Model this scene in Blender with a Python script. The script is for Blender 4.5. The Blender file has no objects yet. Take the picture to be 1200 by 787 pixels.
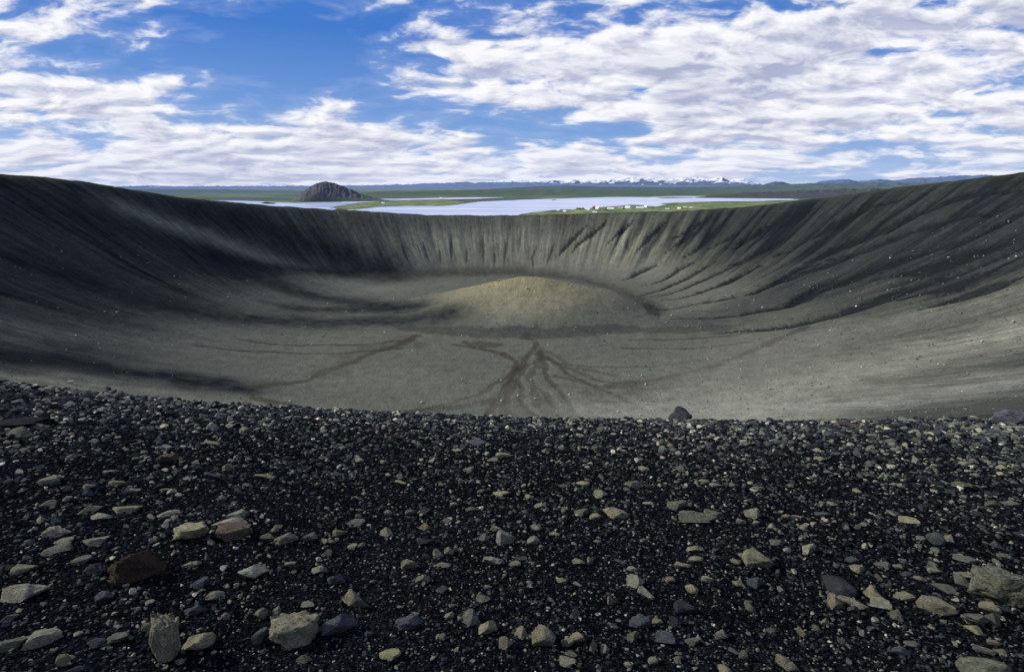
import bpy, math, random
import numpy as np
from mathutils import Vector
R_ = math.radians
random.seed(4); RNG = np.random.default_rng(11)
SC = bpy.context.scene
COL = SC.collection

# ------------------------------------------------------------------ camera maths
F_PX, CX, CY, PITCH = 700.0, 600.0, 393.5, R_(14.2)
SP, CP = math.sin(PITCH), math.cos(PITCH)
def ray(px, py):
    px = np.asarray(px, float); py = np.asarray(py, float)
    u = px - CX; v = CY - py
    d = np.stack([u, F_PX*CP + v*SP, -F_PX*SP + v*CP], -1)
    return d/np.linalg.norm(d, axis=-1, keepdims=True)

cam_d = bpy.data.cameras.new('camera'); cam = bpy.data.objects.new('camera', cam_d); COL.objects.link(cam)
cam_d.sensor_width = 36; cam_d.lens = F_PX*36/1200; cam_d.clip_start = .05; cam_d.clip_end = 300000
cam.location = (0, 0, 0); cam.rotation_euler = (math.pi/2 - PITCH, 0, 0)
SC.camera = cam

# ------------------------------------------------------------------ noise
_P = RNG.permutation(4096).astype(np.int32)
_ang = RNG.random(4096)*2*np.pi
_GX, _GY = np.cos(_ang).astype(np.float32), np.sin(_ang).astype(np.float32)
def perlin(x, y, seed=0):
    x = np.asarray(x, np.float64) + seed*17.31; y = np.asarray(y, np.float64) + seed*9.77
    ix = np.floor(x).astype(np.int64); iy = np.floor(y).astype(np.int64)
    fx = (x-ix).astype(np.float32); fy = (y-iy).astype(np.float32)
    u = fx*fx*fx*(fx*(fx*6-15)+10); v = fy*fy*fy*(fy*(fy*6-15)+10)
    def g(ax, ay, dx, dy):
        h = _P[(_P[(ax & 4095)] + ay) & 4095]
        return _GX[h]*dx + _GY[h]*dy
    a = g(ix, iy, fx, fy); b = g(ix+1, iy, fx-1, fy); c = g(ix, iy+1, fx, fy-1); d = g(ix+1, iy+1, fx-1, fy-1)
    return (a + u*(b-a) + v*((c + u*(d-c)) - (a + u*(b-a))))*1.5
def fbm(x, y, o=4, seed=0, gain=.5):
    s = 0; a = 1; t = 0
    for k in range(o):
        s = s + a*perlin(np.asarray(x)*2**k, np.asarray(y)*2**k, seed+k*3); t += a; a *= gain
    return s/t
def sstep(a, b, x):
    t = np.clip((x-a)/(b-a), 0, 1); return t*t*(3-2*t)
def smax(a, b, k):
    k = k*2.4; h = np.maximum(k-np.abs(a-b), 0)/k
    return np.maximum(a, b)+h*h*k/4

# ------------------------------------------------------------------ terrain height
RAD, FLOOR, PLAIN = 503.3, -127.0, -150.0
CYC = 500.0
sky = np.array([(0,203),(50,207),(100,212.5),(150,221),(200,229),(250,235),(300,239.5),(350,243),(400,246),(450,249),(500,251.5),(560,252.5),
                (620,252),(700,250),(750,248.5),(800,247),(850,244),(900,239.5),(950,233),(1000,227),(1050,220.5),(1100,214),(1150,208),(1200,201.5)], float)
_d = ray(sky[:,0], sky[:,1]); _az = np.arctan2(_d[:,0], _d[:,1]); _hh = np.hypot(_d[:,0], _d[:,1])
_H = 2*500*np.cos(_az)*_d[:,2]/_hh
_psi = np.concatenate([[-180,-178,-172,-150,-125,-105], np.degrees(_az*2), [105,125,150,172,178,180]])
_Ht = np.concatenate([[-1.43,-.6,1.6,8,14,14], _H, [15,12,6,-1.1,-1.62,-1.43]])
def Hrim(psi): return np.interp(np.degrees(psi), _psi, _Ht)
MX, MY, MR, MH = 20.0, 636.0, 142.0, 31.0

def height(x, y, full=False):
    x = np.asarray(x, float); y = np.asarray(y, float)
    dx, dy = x, y-CYC
    rho = np.hypot(dx, dy); psi = np.arctan2(dx, dy)
    r = np.hypot(x, y)
    far = sstep(30, 140, r)
    rho = rho + far*fbm(x/190, y/190, 2, 5)*5*(1-.7*sstep(.3,.9,-psi))
    t = RAD - rho
    H = Hrim(psi) + far*(1-sstep(2.4,2.9,np.abs(psi)))*fbm(psi*14, psi*0, 4, 8)*2.0
    at = np.abs(t)
    m = .62
    t0 = m/.03
    drop_in = np.where(at < t0, .015*at**2, .015*t0**2 + m*(at-t0))
    drop_out = np.where(at < 16, .015*at**2, .015*256 + .48*(at-16))
    drop = np.where(t > 0, drop_in, drop_out)
    apsi = np.abs(psi)
    k = 7 + 22*sstep(.35, 1.3, apsi) + 10*sstep(0,1,psi)*sstep(.5,1.2,psi)*(1-sstep(2.3,2.9,psi))
    wall = H - drop
    q = psi*500
    qw = q + .16*t*np.sin(psi) + fbm(q/60, t/90, 2, 21)*7
    # ribs and gullies on the inner wall
    g1 = np.abs(fbm(qw/42, t/520, 2, 31)); g2 = np.abs(fbm(qw/13, t/260, 2, 37)); b = fbm(qw/95, t/500, 2, 41)
    side_r = sstep(.12, .5, psi)*(1-sstep(1.9,2.5,psi)); side_l = sstep(.4, .9, -psi); side_f = 1-sstep(.3,.6,apsi)
    amp = 7.0*side_r + 1.0*side_l + .3*side_f
    amp2 = 1.5*side_r + .3*side_l + .8*side_f
    ampb = 3.0*side_r + 5.0*side_l + .8*side_f
    wm = sstep(10, 60, t)*far*(1-sstep(2.45, 3.0, apsi))
    fade = sstep(0, 1, (wall-FLOOR)/48)
    rel = (amp*(np.minimum(g1,.42)-.2)*2.2 + amp2*(np.minimum(g2,.35)-.18)*2.2 + ampb*b)*wm*fade
    floor = FLOOR + fbm(x/70, y/70, 3, 51)*1.1 + 4*sstep(150,330,rho)*0
    z_in = smax(wall + rel, floor, k)
    z_out = smax(wall, PLAIN + 0*x, 25)
    z = np.where(t > 0, z_in, z_out)
    # the mound in the middle
    mx, my = x-MX, y-MY
    md = np.hypot(mx, my*1.02)*(1+.07*fbm(mx/60, my/60, 3, 61))
    f = np.clip(1-md/MR, 0, 1)
    mh = smax(MH - .262*(np.sqrt(md**2+20.**2)-20.), 0*md, 2.6)
    mh = np.where(f > 0, mh - smax(0*md+MH-.262*(math.sqrt(MR**2+400)-20.), 0*md, 2.6), 0)
    trough = -.4*np.exp(-((md-MR*1.0)/10)**2)
    z = z + np.where(f > 0, mh*(1+.05*fbm(mx/18, my/18, 3, 66)), 0) + trough*sstep(0,1,(z+90)*-1/20)
    # small scale lumps, everywhere on the cone
    cone = sstep(0, 30, RAD+160-rho)
    z = z + far*cone*(fbm(x/11, y/11, 3, 71)*.42 + fbm(x/3.2,y/3.2,2,73)*.12*(1-sstep(250,600,r)))
    near = 1-sstep(25, 60, r)
    z = z + near*(fbm(x/2.1, y/2.1, 3, 81)*.05 + fbm(x/.5, y/.5, 3, 83)*.016) + sstep(6,20,r)*(1-far)*fbm(x/6,y/6,2,85)*.2
    z = z + .33*np.exp(-((x+14)/6.5)**2-((y-12.5)/6)**2)*(1-far)
    # plain relief
    out = sstep(RAD+250, RAD+900, rho)
    z = z + out*0
    if full: return z, rho, t, psi, r, f, md, wall, qw, g1, g2, b
    return z

def hit(px, py, rmax=1500, rmin=1.0):
    d = ray(px, py).reshape(-1, 3); n = len(d)
    s = np.exp(np.linspace(math.log(rmin), math.log(rmax), 700))
    res = np.full((n, 3), np.nan)
    for i in range(n):
        p = s[:, None]*d[i]
        dz = p[:, 2] - height(p[:, 0], p[:, 1])
        w = np.where(dz < 0)[0]
        if len(w) == 0: continue
        k = w[0]
        if k == 0: res[i] = p[0]; continue
        a, b = s[k-1], s[k]
        for _ in range(14):
            m = .5*(a+b); q = m*d[i]
            if q[2] < height(q[0], q[1]): b = m
            else: a = m
        res[i] = b*d[i]
    return res
def on_plain(px, py, z=PLAIN):
    d = ray(px, py); return d*(z/d[..., 2:3])

# ------------------------------------------------------------------ mesh helpers
def new_mesh(name, verts, faces, mat=None, attr=None, smooth=True):
    """faces: (n,3) or (n,4) int array"""
    me = bpy.data.meshes.new(name)
    verts = np.ascontiguousarray(verts, np.float32); faces = np.ascontiguousarray(faces, np.int32)
    nf, c = faces.shape
    me.vertices.add(len(verts)); me.vertices.foreach_set('co', verts.ravel())
    me.loops.add(nf*c); me.loops.foreach_set('vertex_index', faces.ravel())
    me.polygons.add(nf); me.polygons.foreach_set('loop_start', np.arange(nf, dtype=np.int32)*c)
    me.update(calc_edges=True)
    me.polygons.foreach_set('use_smooth', np.full(nf, smooth, bool))
    if attr is not None:
        at = me.color_attributes.new('albedo', 'FLOAT_COLOR', 'POINT')
        at.data.foreach_set('color', np.concatenate([attr, np.ones((len(attr), 1))], 1).astype(np.float32).ravel())
    if mat: me.materials.append(mat)
    me.validate(); return me
def link(name, me, parent=None, **props):
    o = bpy.data.objects.new(name, me); COL.objects.link(o)
    if parent: o.parent = parent
    for k, v in props.items(): o[k] = v
    return o
def sub(verts, faces, mask, attr=None):
    fs = faces[mask]; u, inv = np.unique(fs, return_inverse=True)
    return verts[u], inv.reshape(fs.shape), (attr[u] if attr is not None else None)

# ------------------------------------------------------------------ node helpers
class NT:
    def __init__(s, nt): s.nt = nt; s.n = nt.nodes; s.l = nt.links
    def new(s, t, **kw):
        n = s.n.new(t)
        for k, v in kw.items(): setattr(n, k, v)
        return n
    def set(s, n, i, v):
        if v is None: return
        if hasattr(v, 'is_linked') or isinstance(v, bpy.types.NodeSocket): s.l.new(v, n.inputs[i])
        else: n.inputs[i].default_value = v
    def math(s, op, a, b=None, c=None, clamp=False):
        n = s.new('ShaderNodeMath', operation=op, use_clamp=clamp); s.set(n, 0, a); s.set(n, 1, b); s.set(n, 2, c); return n.outputs[0]
    def vec(s, op, a, b=None):
        n = s.new('ShaderNodeVectorMath', operation=op); s.set(n, 0, a); s.set(n, 1, b); return n.outputs[0]
    def noise(s, v, scale, detail=3, rough=.5, dist=0, out='Fac'):
        n = s.new('ShaderNodeTexNoise'); s.set(n, 'Vector', v); s.set(n, 'Scale', scale); s.set(n, 'Detail', detail); s.set(n, 'Roughness', rough); s.set(n, 'Distortion', dist)
        return n.outputs[out]
    def rng(s, v, a, b, c=0., d=1., smooth=False):
        n = s.new('ShaderNodeMapRange'); n.interpolation_type = 'SMOOTHSTEP' if smooth else 'LINEAR'
        s.set(n, 0, v); s.set(n, 1, a); s.set(n, 2, b); s.set(n, 3, c); s.set(n, 4, d); return n.outputs[0]
    def mix(s, f, a, b, blend='MIX'):
        n = s.new('ShaderNodeMix', data_type='RGBA', blend_type=blend)
        s.set(n, 0, f)
        for i, v in ((6, a), (7, b)):
            if isinstance(v, tuple) and len(v) == 3: v = (*v, 1)
            s.set(n, i, v)
        return n.outputs[2]
    def sep(s, v):
        n = s.new('ShaderNodeSeparateXYZ'); s.set(n, 0, v); return n.outputs
    def comb(s, x, y, z):
        n = s.new('ShaderNodeCombineXYZ'); s.set(n, 0, x); s.set(n, 1, y); s.set(n, 2, z); return n.outputs[0]
def material(name):
    m = bpy.data.materials.new(name); m.use_nodes = True
    k = NT(m.node_tree); b = m.node_tree.nodes['Principled BSDF']
    b.inputs['Specular IOR Level'].default_value = .25; b.inputs['Roughness'].default_value = .9
    return m, k, b
def bump(k, b, h, strength, dist):
    n = k.new('ShaderNodeBump'); k.set(n, 'Height', h); n.inputs['Strength'].default_value = strength; n.inputs['Distance'].default_value = dist
    k.l.new(n.outputs[0], b.inputs['Normal']); return n
def attr_col(k):
    n = k.new('ShaderNodeAttribute'); n.attribute_name = 'albedo'; return n.outputs['Color']
def pos(k): return k.new('ShaderNodeNewGeometry').outputs['Position']

# ------------------------------------------------------------------ materials for the land
m_crater, k, b = material('volcanic_ash')
P = pos(k)
n1 = k.noise(P, .9, 5, .7); n2 = k.noise(P, .12, 4, .6); n3 = k.noise(P, .33, 2, .5)
c = k.mix(1., attr_col(k), k.mix(k.rng(n1, .3, .7), (.64,.64,.65), (1.38,1.38,1.34)), 'MULTIPLY')
c = k.mix(1., c, k.mix(k.rng(n2, .3, .7), (.84,.84,.86), (1.16,1.15,1.11)), 'MULTIPLY')
sp = k.sep(P); yy_ = k.math('SUBTRACT', sp[1], 500.)
an_ = k.math('MULTIPLY', k.math('ARCTAN2', sp[0], yy_), 500.); ro_ = k.math('SQRT', k.math('ADD', k.math('MULTIPLY', sp[0], sp[0]), k.math('MULTIPLY', yy_, yy_)))
ril = k.noise(k.comb(k.math('MULTIPLY', k.math('DIVIDE', sp[0], ro_), 110.), k.math('MULTIPLY', k.math('DIVIDE', yy_, ro_), 110.), k.math('MULTIPLY', ro_, .018)), 1., 5, .7, .3)
wl_ = k.rng(sp[2], -120., -95.)
c = k.mix(wl_, c, k.mix(1., c, k.mix(k.rng(ril, .3, .7), (.62,.63,.66), (1.36,1.36,1.3)), 'MULTIPLY'))
k.l.new(c, b.inputs['Base Color'])
bump(k, b, k.math('ADD', n1, k.math('ADD', k.math('MULTIPLY', n3, .8), k.math('MULTIPLY', k.math('MULTIPLY', ril, wl_), 1.2))), .6, 1.2)
b.inputs['Specular IOR Level'].default_value = 0

m_near, k, b = material('black_cinder')
P = pos(k)
v = k.new('ShaderNodeTexVoronoi'); k.set(v, 'Vector', P); k.set(v, 'Scale', 70.)
v2 = k.new('ShaderNodeTexVoronoi'); k.set(v2, 'Vector', P); k.set(v2, 'Scale', 28.)
n1 = k.noise(P, 160., 3, .6)
cc = k.sep(v.outputs['Color'])
c = k.mix(k.rng(cc[0], .55, 1.), (.62,.62,.66), (2.2,2.25,2.1))
c = k.mix(1., attr_col(k), c, 'MULTIPLY')
k.l.new(c, b.inputs['Base Color'])
h = k.math('ADD', k.math('MULTIPLY', v.outputs['Distance'], -.5), k.math('ADD', k.math('MULTIPLY', v2.outputs['Distance'], -1.2), k.math('MULTIPLY', n1, .4)))
bump(k, b, h, .9, .03)
b.inputs['Specular IOR Level'].default_value = 0

m_plain, k, b = material('plain_vegetation')
P = pos(k)
n1 = k.noise(P, .004, 5, .65)
c = k.mix(1., attr_col(k), k.mix(k.rng(n1, .35, .65), (.75,.75,.8), (1.25,1.25,1.15)), 'MULTIPLY')
k.l.new(c, b.inputs['Base Color']); b.inputs['Specular IOR Level'].default_value = 0

m_meadow, k, b = material('meadow_grass')
P = pos(k)
a_ = k.noise(k.vec('MULTIPLY', P, (.006,.004,0.)), 1., 5, .65); c_ = k.noise(k.vec('MULTIPLY', P, (.015,.009,0.)), 1., 4, .6)
cl_ = k.mix(k.rng(a_, .42, .58), (.085,.135,.038), (.25,.26,.11))
cl_ = k.mix(k.rng(c_, .52, .62, 0, .7), cl_, (.075,.07,.05)); cl_ = k.mix(k.rng(c_, .44, .36, 0, .5), cl_, (.13,.19,.055))
k.l.new(k.mix(.08, cl_, (.2,.27,.36)), b.inputs['Base Color']); b.inputs['Specular IOR Level'].default_value = 0  # slight blue distance haze mixed into the grass colour

m_mount, k, b = material('far_mountain')
k.l.new(attr_col(k), b.inputs['Base Color']); b.inputs['Specular IOR Level'].default_value = 0

m_lake, k, b = material('lake_water')
P = pos(k)
b.inputs['Base Color'].default_value = (.42,.47,.62,1); b.inputs['Roughness'].default_value = .28
b.inputs['Specular IOR Level'].default_value = .5
st = k.noise(k.vec('MULTIPLY', P, (.0006, .004, 0.)), 1., 4, .6)
k.l.new(k.mix(k.rng(st, .35, .65), (.33,.39,.56), (.70,.72,.80)), b.inputs['Base Color'])
bump(k, b, k.noise(P, .05, 3), .08, 1.)

# ------------------------------------------------------------------ the ground: one polar sheet around the viewpoint
def geo(a, b_, q):
    n = int(math.ceil(math.log(b_/a)/q)); return np.exp(np.linspace(math.log(a), math.log(b_), n, endpoint=False))
rr = np.concatenate([[.02,.2,.45,.7], geo(.9, 16, .008), geo(16, 70, .012), geo(70, 1120, .0052), geo(1120, 3000, .03), geo(3000, 120000, .05), [120000]])
dense = np.arange(-57, 57.001, .082)
az = np.radians(np.concatenate([dense, np.arange(58, 302.5, 1.6)]))
nr, na = len(rr), len(az)
AA, RR = np.meshgrid(az, rr)
X = RR*np.sin(AA); Y = RR*np.cos(AA)
Z, rho, t, psi, r, fm, md, wall, qw, g1, g2, gb = height(X, Y, True)
xyz = np.stack([X, Y, Z], -1).reshape(-1, 3)
idx = np.arange(nr*na).reshape(nr, na)
nxt = np.roll(idx, -1, axis=1)
quads = np.stack([idx[:-1], idx[1:], nxt[1:], nxt[:-1]], -1)   # (nr-1, na, 4)
quads = quads[..., ::-1]

# ---- albedo
def lerp(a, b_, f): return a + (np.asarray(b_)-a)*f[..., None]
alb = np.empty(X.shape+(3,)); alb[:] = (.052,.055,.048)
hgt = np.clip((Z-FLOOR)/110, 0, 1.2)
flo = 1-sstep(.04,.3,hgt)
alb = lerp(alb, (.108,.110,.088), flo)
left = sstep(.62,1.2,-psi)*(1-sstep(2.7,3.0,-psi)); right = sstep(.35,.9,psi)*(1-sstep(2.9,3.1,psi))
alb = lerp(alb, (.038,.041,.039), left*sstep(.12,.45,hgt))  # left wall's shade put into its colour
alb = lerp(alb, (.032,.037,.036), right*sstep(.25,.6,hgt))  # cloud shadow on the upper right wall, painted as darker albedo
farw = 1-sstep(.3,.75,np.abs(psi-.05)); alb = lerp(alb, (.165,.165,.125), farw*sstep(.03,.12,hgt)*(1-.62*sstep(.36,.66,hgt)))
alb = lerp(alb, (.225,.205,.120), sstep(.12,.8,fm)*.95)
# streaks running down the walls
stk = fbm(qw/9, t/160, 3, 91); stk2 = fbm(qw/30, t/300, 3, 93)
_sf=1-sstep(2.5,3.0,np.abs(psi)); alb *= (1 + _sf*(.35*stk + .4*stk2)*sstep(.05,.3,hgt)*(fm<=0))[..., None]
crease_shade = (1-sstep(.0,.05,g1))*sstep(.35,.9,np.abs(psi)) + (1-sstep(.0,.035,g2))*(1-sstep(.4,.8,np.abs(psi)))*.9*sstep(.05,-.35,fbm(qw/50,t/80,2,95)-.1)  # creases darkened in colour to stand for gully shade
alb *= (1-.5*np.clip(_sf*crease_shade,0,1)*sstep(.08,.3,hgt)*(fm<=0))[..., None]
gully_shade = (1-sstep(.04,.17,g1+.05*fbm(qw/12,t/60,2,97)))*sstep(.2,.6,psi)*(1-sstep(2.2,2.7,psi))*sstep(.18,.5,hgt)*(1-sstep(1.02,1.12,hgt)*.0)  # shaded gully flanks of the right wall, painted near black
alb = lerp(alb, (.010,.014,.018), np.clip(gully_shade*.85,0,1))
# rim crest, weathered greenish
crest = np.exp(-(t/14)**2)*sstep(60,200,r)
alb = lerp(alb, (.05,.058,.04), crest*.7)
OUTMAP = []
STROKES = []
def stroke(pts, width, colr, a=1., rough=.35, taper=False):
    STROKES.append((pts, width, colr, a, rough))
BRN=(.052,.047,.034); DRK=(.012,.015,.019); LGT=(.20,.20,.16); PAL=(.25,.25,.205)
# left wall: shade painted on the broad flanks, light on the spur between them
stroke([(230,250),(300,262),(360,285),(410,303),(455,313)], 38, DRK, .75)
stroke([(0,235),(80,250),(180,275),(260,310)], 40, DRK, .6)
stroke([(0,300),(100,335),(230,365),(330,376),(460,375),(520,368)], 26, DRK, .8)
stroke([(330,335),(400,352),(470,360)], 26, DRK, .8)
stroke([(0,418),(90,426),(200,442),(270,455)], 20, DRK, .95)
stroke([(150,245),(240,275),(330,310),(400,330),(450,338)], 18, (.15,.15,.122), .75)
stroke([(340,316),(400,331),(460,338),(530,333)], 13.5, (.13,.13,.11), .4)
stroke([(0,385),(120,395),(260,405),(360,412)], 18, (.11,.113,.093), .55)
stroke([(0,440),(120,452),(240,470),(380,488)], 20, (.17,.165,.13), .75)  # sunlit band beyond the gravel edge, painted paler
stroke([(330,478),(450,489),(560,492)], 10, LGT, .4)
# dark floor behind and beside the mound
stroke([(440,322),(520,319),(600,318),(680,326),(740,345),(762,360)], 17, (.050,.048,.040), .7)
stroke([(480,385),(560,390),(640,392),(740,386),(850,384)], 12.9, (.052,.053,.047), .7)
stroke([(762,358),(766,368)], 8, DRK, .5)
stroke([(250,300),(330,315),(400,318),(450,316)], 15, DRK, .8)  # this and the next: shade bands by the left wall, painted dark
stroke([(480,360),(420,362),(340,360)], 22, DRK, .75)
# fan of fine channels from the foot of the mound
for fx in [[(630,402),(612,430),(585,460),(575,492)],[(634,410),(640,440),(665,470),(680,492)],[(636,415),(670,440),(720,462),(760,478)],[(620,425),(606,445),(612,470),(630,492)],
           [(640,420),(700,445),(760,455),(820,450)],[(612,430),(560,462),(500,480),(420,486)],[(600,440),(592,462),(600,492)],[(655,425),(700,430),(760,430),(830,420)],[(632,455),(650,475),(655,492)],
           [(480,398),(420,404),(350,404),(280,398)],[(470,408),(400,414),(320,412),(230,404)],[(740,398),(820,396),(880,390)],[(730,408),(800,408),(880,400)],[(700,470),(780,468),(860,455)],[(860,420),(930,410),(1000,396)],[(900,440),(1000,428),(1100,416)]]:
    stroke(fx, 2.2, (.052,.048,.036), .75, 1.1); STROKES[-1] += (.35,)
# brown channels
stroke([(290,453),(345,448),(385,434),(430,418),(470,402),(490,394)], 3.8, BRN, .75, 1.2)
stroke([(395,432),(430,412),(480,398)], 12, BRN, .35, 1.5)
stroke([(530,404),(560,407),(590,414),(608,424),(600,445),(590,470),(570,490)], 3, BRN, .75, 1.2)
stroke([(548,402),(575,404)], 7, BRN, .7, 1.2)
stroke([(615,392),(630,402),(634,418),(620,440),(625,462),(645,490)], 3, BRN, .55, 1.3)
stroke([(605,470),(610,490)], 8, BRN, .35, 1.4)
stroke([(640,470),(660,490)], 6, BRN, .35, 1.4)
stroke([(300,468),(380,483),(460,484),(540,476),(590,468)], 5, (.05,.046,.038), .75, .6)
stroke([(945,383),(900,402),(860,420),(810,436),(760,446),(715,452)], 4.5, (.05,.045,.036), .95, .9)
stroke([(830,430),(780,447),(720,462),(650,455)], 9, BRN, .35, 1.2)
stroke([(640,412),(670,430),(720,440)], 3, BRN, .6, .8)
stroke([(650,440),(700,452),(780,456)], 3, BRN, .6, .8)
# sunlit apron on the right, the sunlight painted as paler colour
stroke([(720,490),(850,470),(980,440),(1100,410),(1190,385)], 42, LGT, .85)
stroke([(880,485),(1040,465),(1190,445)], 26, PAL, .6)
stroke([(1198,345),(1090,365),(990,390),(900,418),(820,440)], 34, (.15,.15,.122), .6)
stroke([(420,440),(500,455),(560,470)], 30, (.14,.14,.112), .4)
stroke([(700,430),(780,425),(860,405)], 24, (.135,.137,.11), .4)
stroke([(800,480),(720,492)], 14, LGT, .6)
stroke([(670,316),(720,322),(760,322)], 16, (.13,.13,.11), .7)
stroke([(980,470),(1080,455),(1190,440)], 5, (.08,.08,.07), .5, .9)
# upper right wall: cloud shadow painted dark, then gullies carved and shaded in colour
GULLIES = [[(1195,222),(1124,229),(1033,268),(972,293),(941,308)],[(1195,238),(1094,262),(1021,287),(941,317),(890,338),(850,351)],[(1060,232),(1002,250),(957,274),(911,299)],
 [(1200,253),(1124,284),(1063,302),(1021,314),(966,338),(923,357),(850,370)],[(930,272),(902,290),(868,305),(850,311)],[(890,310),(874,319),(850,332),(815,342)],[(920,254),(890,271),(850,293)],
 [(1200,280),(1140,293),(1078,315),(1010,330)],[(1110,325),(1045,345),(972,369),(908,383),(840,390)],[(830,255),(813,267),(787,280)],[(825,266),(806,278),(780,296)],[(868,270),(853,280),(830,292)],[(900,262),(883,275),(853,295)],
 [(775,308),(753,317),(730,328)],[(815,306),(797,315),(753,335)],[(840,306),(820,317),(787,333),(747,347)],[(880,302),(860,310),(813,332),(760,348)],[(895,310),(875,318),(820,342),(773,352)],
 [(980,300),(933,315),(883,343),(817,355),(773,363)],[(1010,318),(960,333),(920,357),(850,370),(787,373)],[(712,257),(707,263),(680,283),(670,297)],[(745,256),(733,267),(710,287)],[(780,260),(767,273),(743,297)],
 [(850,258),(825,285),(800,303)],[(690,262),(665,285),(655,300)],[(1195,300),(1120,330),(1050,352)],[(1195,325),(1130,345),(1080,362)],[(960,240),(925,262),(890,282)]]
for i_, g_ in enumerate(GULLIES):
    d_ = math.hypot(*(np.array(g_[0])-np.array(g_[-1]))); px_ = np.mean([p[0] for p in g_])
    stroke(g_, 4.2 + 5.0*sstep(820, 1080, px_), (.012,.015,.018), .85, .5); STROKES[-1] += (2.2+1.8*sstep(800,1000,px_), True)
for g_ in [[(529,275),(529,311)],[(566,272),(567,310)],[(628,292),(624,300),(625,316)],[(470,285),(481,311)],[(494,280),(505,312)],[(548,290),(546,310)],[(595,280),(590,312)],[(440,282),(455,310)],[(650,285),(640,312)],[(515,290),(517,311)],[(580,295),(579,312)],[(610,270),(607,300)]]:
    stroke(g_, 2.1, (.05,.05,.044), .7, .5); STROKES[-1] += (.7, True)  # far wall gullies, shade painted along the carved lines
STROKES.insert(0, ([(1190,260),(1100,290),(1000,320),(900,350),(830,375)], 45, (.026,.030,.033), .6, .35))  # broad cloud shadow painted under the gully strokes

X1, Y1 = X.ravel(), Y.ravel()
A1 = alb.reshape(-1, 3)
sel = np.where((r.ravel() > 24) & (r.ravel() < 1150) & (np.abs(AA.ravel()) < 1.05))[0]
wx = fbm(X1[sel]/28, Y1[sel]/28, 3, 101); wy = fbm(X1[sel]/28, Y1[sel]/28, 3, 105)
wn = fbm(X1[sel]/9, Y1[sel]/9, 3, 109)
Z1 = Z.ravel().copy()
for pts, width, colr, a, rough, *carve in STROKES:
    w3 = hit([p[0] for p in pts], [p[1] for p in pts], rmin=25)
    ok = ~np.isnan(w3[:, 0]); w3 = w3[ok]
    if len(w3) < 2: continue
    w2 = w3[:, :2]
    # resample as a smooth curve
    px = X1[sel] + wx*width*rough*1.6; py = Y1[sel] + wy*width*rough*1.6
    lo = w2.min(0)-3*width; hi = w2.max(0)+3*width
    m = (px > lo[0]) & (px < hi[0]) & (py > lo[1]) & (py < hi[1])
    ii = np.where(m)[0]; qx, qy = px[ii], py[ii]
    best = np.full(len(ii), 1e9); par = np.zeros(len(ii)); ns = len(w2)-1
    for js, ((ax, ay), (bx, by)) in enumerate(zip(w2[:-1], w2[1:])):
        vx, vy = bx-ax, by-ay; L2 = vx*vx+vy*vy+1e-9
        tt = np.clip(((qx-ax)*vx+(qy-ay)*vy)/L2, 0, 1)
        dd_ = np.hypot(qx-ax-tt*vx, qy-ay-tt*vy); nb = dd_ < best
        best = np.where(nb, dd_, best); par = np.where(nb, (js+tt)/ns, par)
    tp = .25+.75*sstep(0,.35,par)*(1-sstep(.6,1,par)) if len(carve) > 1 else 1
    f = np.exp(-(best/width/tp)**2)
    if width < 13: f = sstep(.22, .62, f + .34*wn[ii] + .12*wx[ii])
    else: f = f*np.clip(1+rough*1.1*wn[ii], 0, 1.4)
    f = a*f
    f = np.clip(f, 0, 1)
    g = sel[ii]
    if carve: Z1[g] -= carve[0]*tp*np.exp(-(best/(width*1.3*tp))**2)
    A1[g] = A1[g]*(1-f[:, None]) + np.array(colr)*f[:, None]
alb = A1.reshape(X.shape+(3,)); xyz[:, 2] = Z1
# near gravel
edge = 1-sstep(13.5, 21, r + fbm(X/3, Y/3, 3, 131)*5)
pn = fbm(X/.8, Y/.8, 3, 133)
alb = lerp(alb, (.0055,.006,.008), edge)
alb *= (1 + .55*pn*edge)[..., None]
alb = lerp(alb, (.020,.022,.018), edge*sstep(5.5,11,r)*.6)
# plain
pl = sstep(RAD+120, RAD+300, rho)
gr = np.empty_like(alb); gr[:] = (.072,.105,.040)
p1 = fbm(X/900, Y/700, 4, 141); p2 = fbm(X/2600, Y/1500, 4, 143)
gr = lerp(gr, (.135,.15,.07), sstep(.0,.22,p1)); gr = lerp(gr, (.042,.045,.04), sstep(.0,.2,p2)*.85)
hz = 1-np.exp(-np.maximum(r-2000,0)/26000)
gr = lerp(gr, (.20,.27,.36), np.clip(hz*1.0, 0, .85))  # distance haze mixed into the plain's colour
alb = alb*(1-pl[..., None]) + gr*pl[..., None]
alb = np.clip(alb, .004, 1)
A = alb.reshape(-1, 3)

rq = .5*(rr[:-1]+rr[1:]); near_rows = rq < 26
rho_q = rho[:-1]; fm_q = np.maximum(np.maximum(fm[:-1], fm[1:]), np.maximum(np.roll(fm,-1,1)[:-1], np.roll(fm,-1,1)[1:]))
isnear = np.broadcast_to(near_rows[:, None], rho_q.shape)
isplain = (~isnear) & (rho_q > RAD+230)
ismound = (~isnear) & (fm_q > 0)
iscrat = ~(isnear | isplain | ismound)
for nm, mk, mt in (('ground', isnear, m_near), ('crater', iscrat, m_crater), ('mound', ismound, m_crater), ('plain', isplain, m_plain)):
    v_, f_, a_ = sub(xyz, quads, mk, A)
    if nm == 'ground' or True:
        link(nm, new_mesh(nm, v_, f_, mt, a_), kind='structure')

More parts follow.
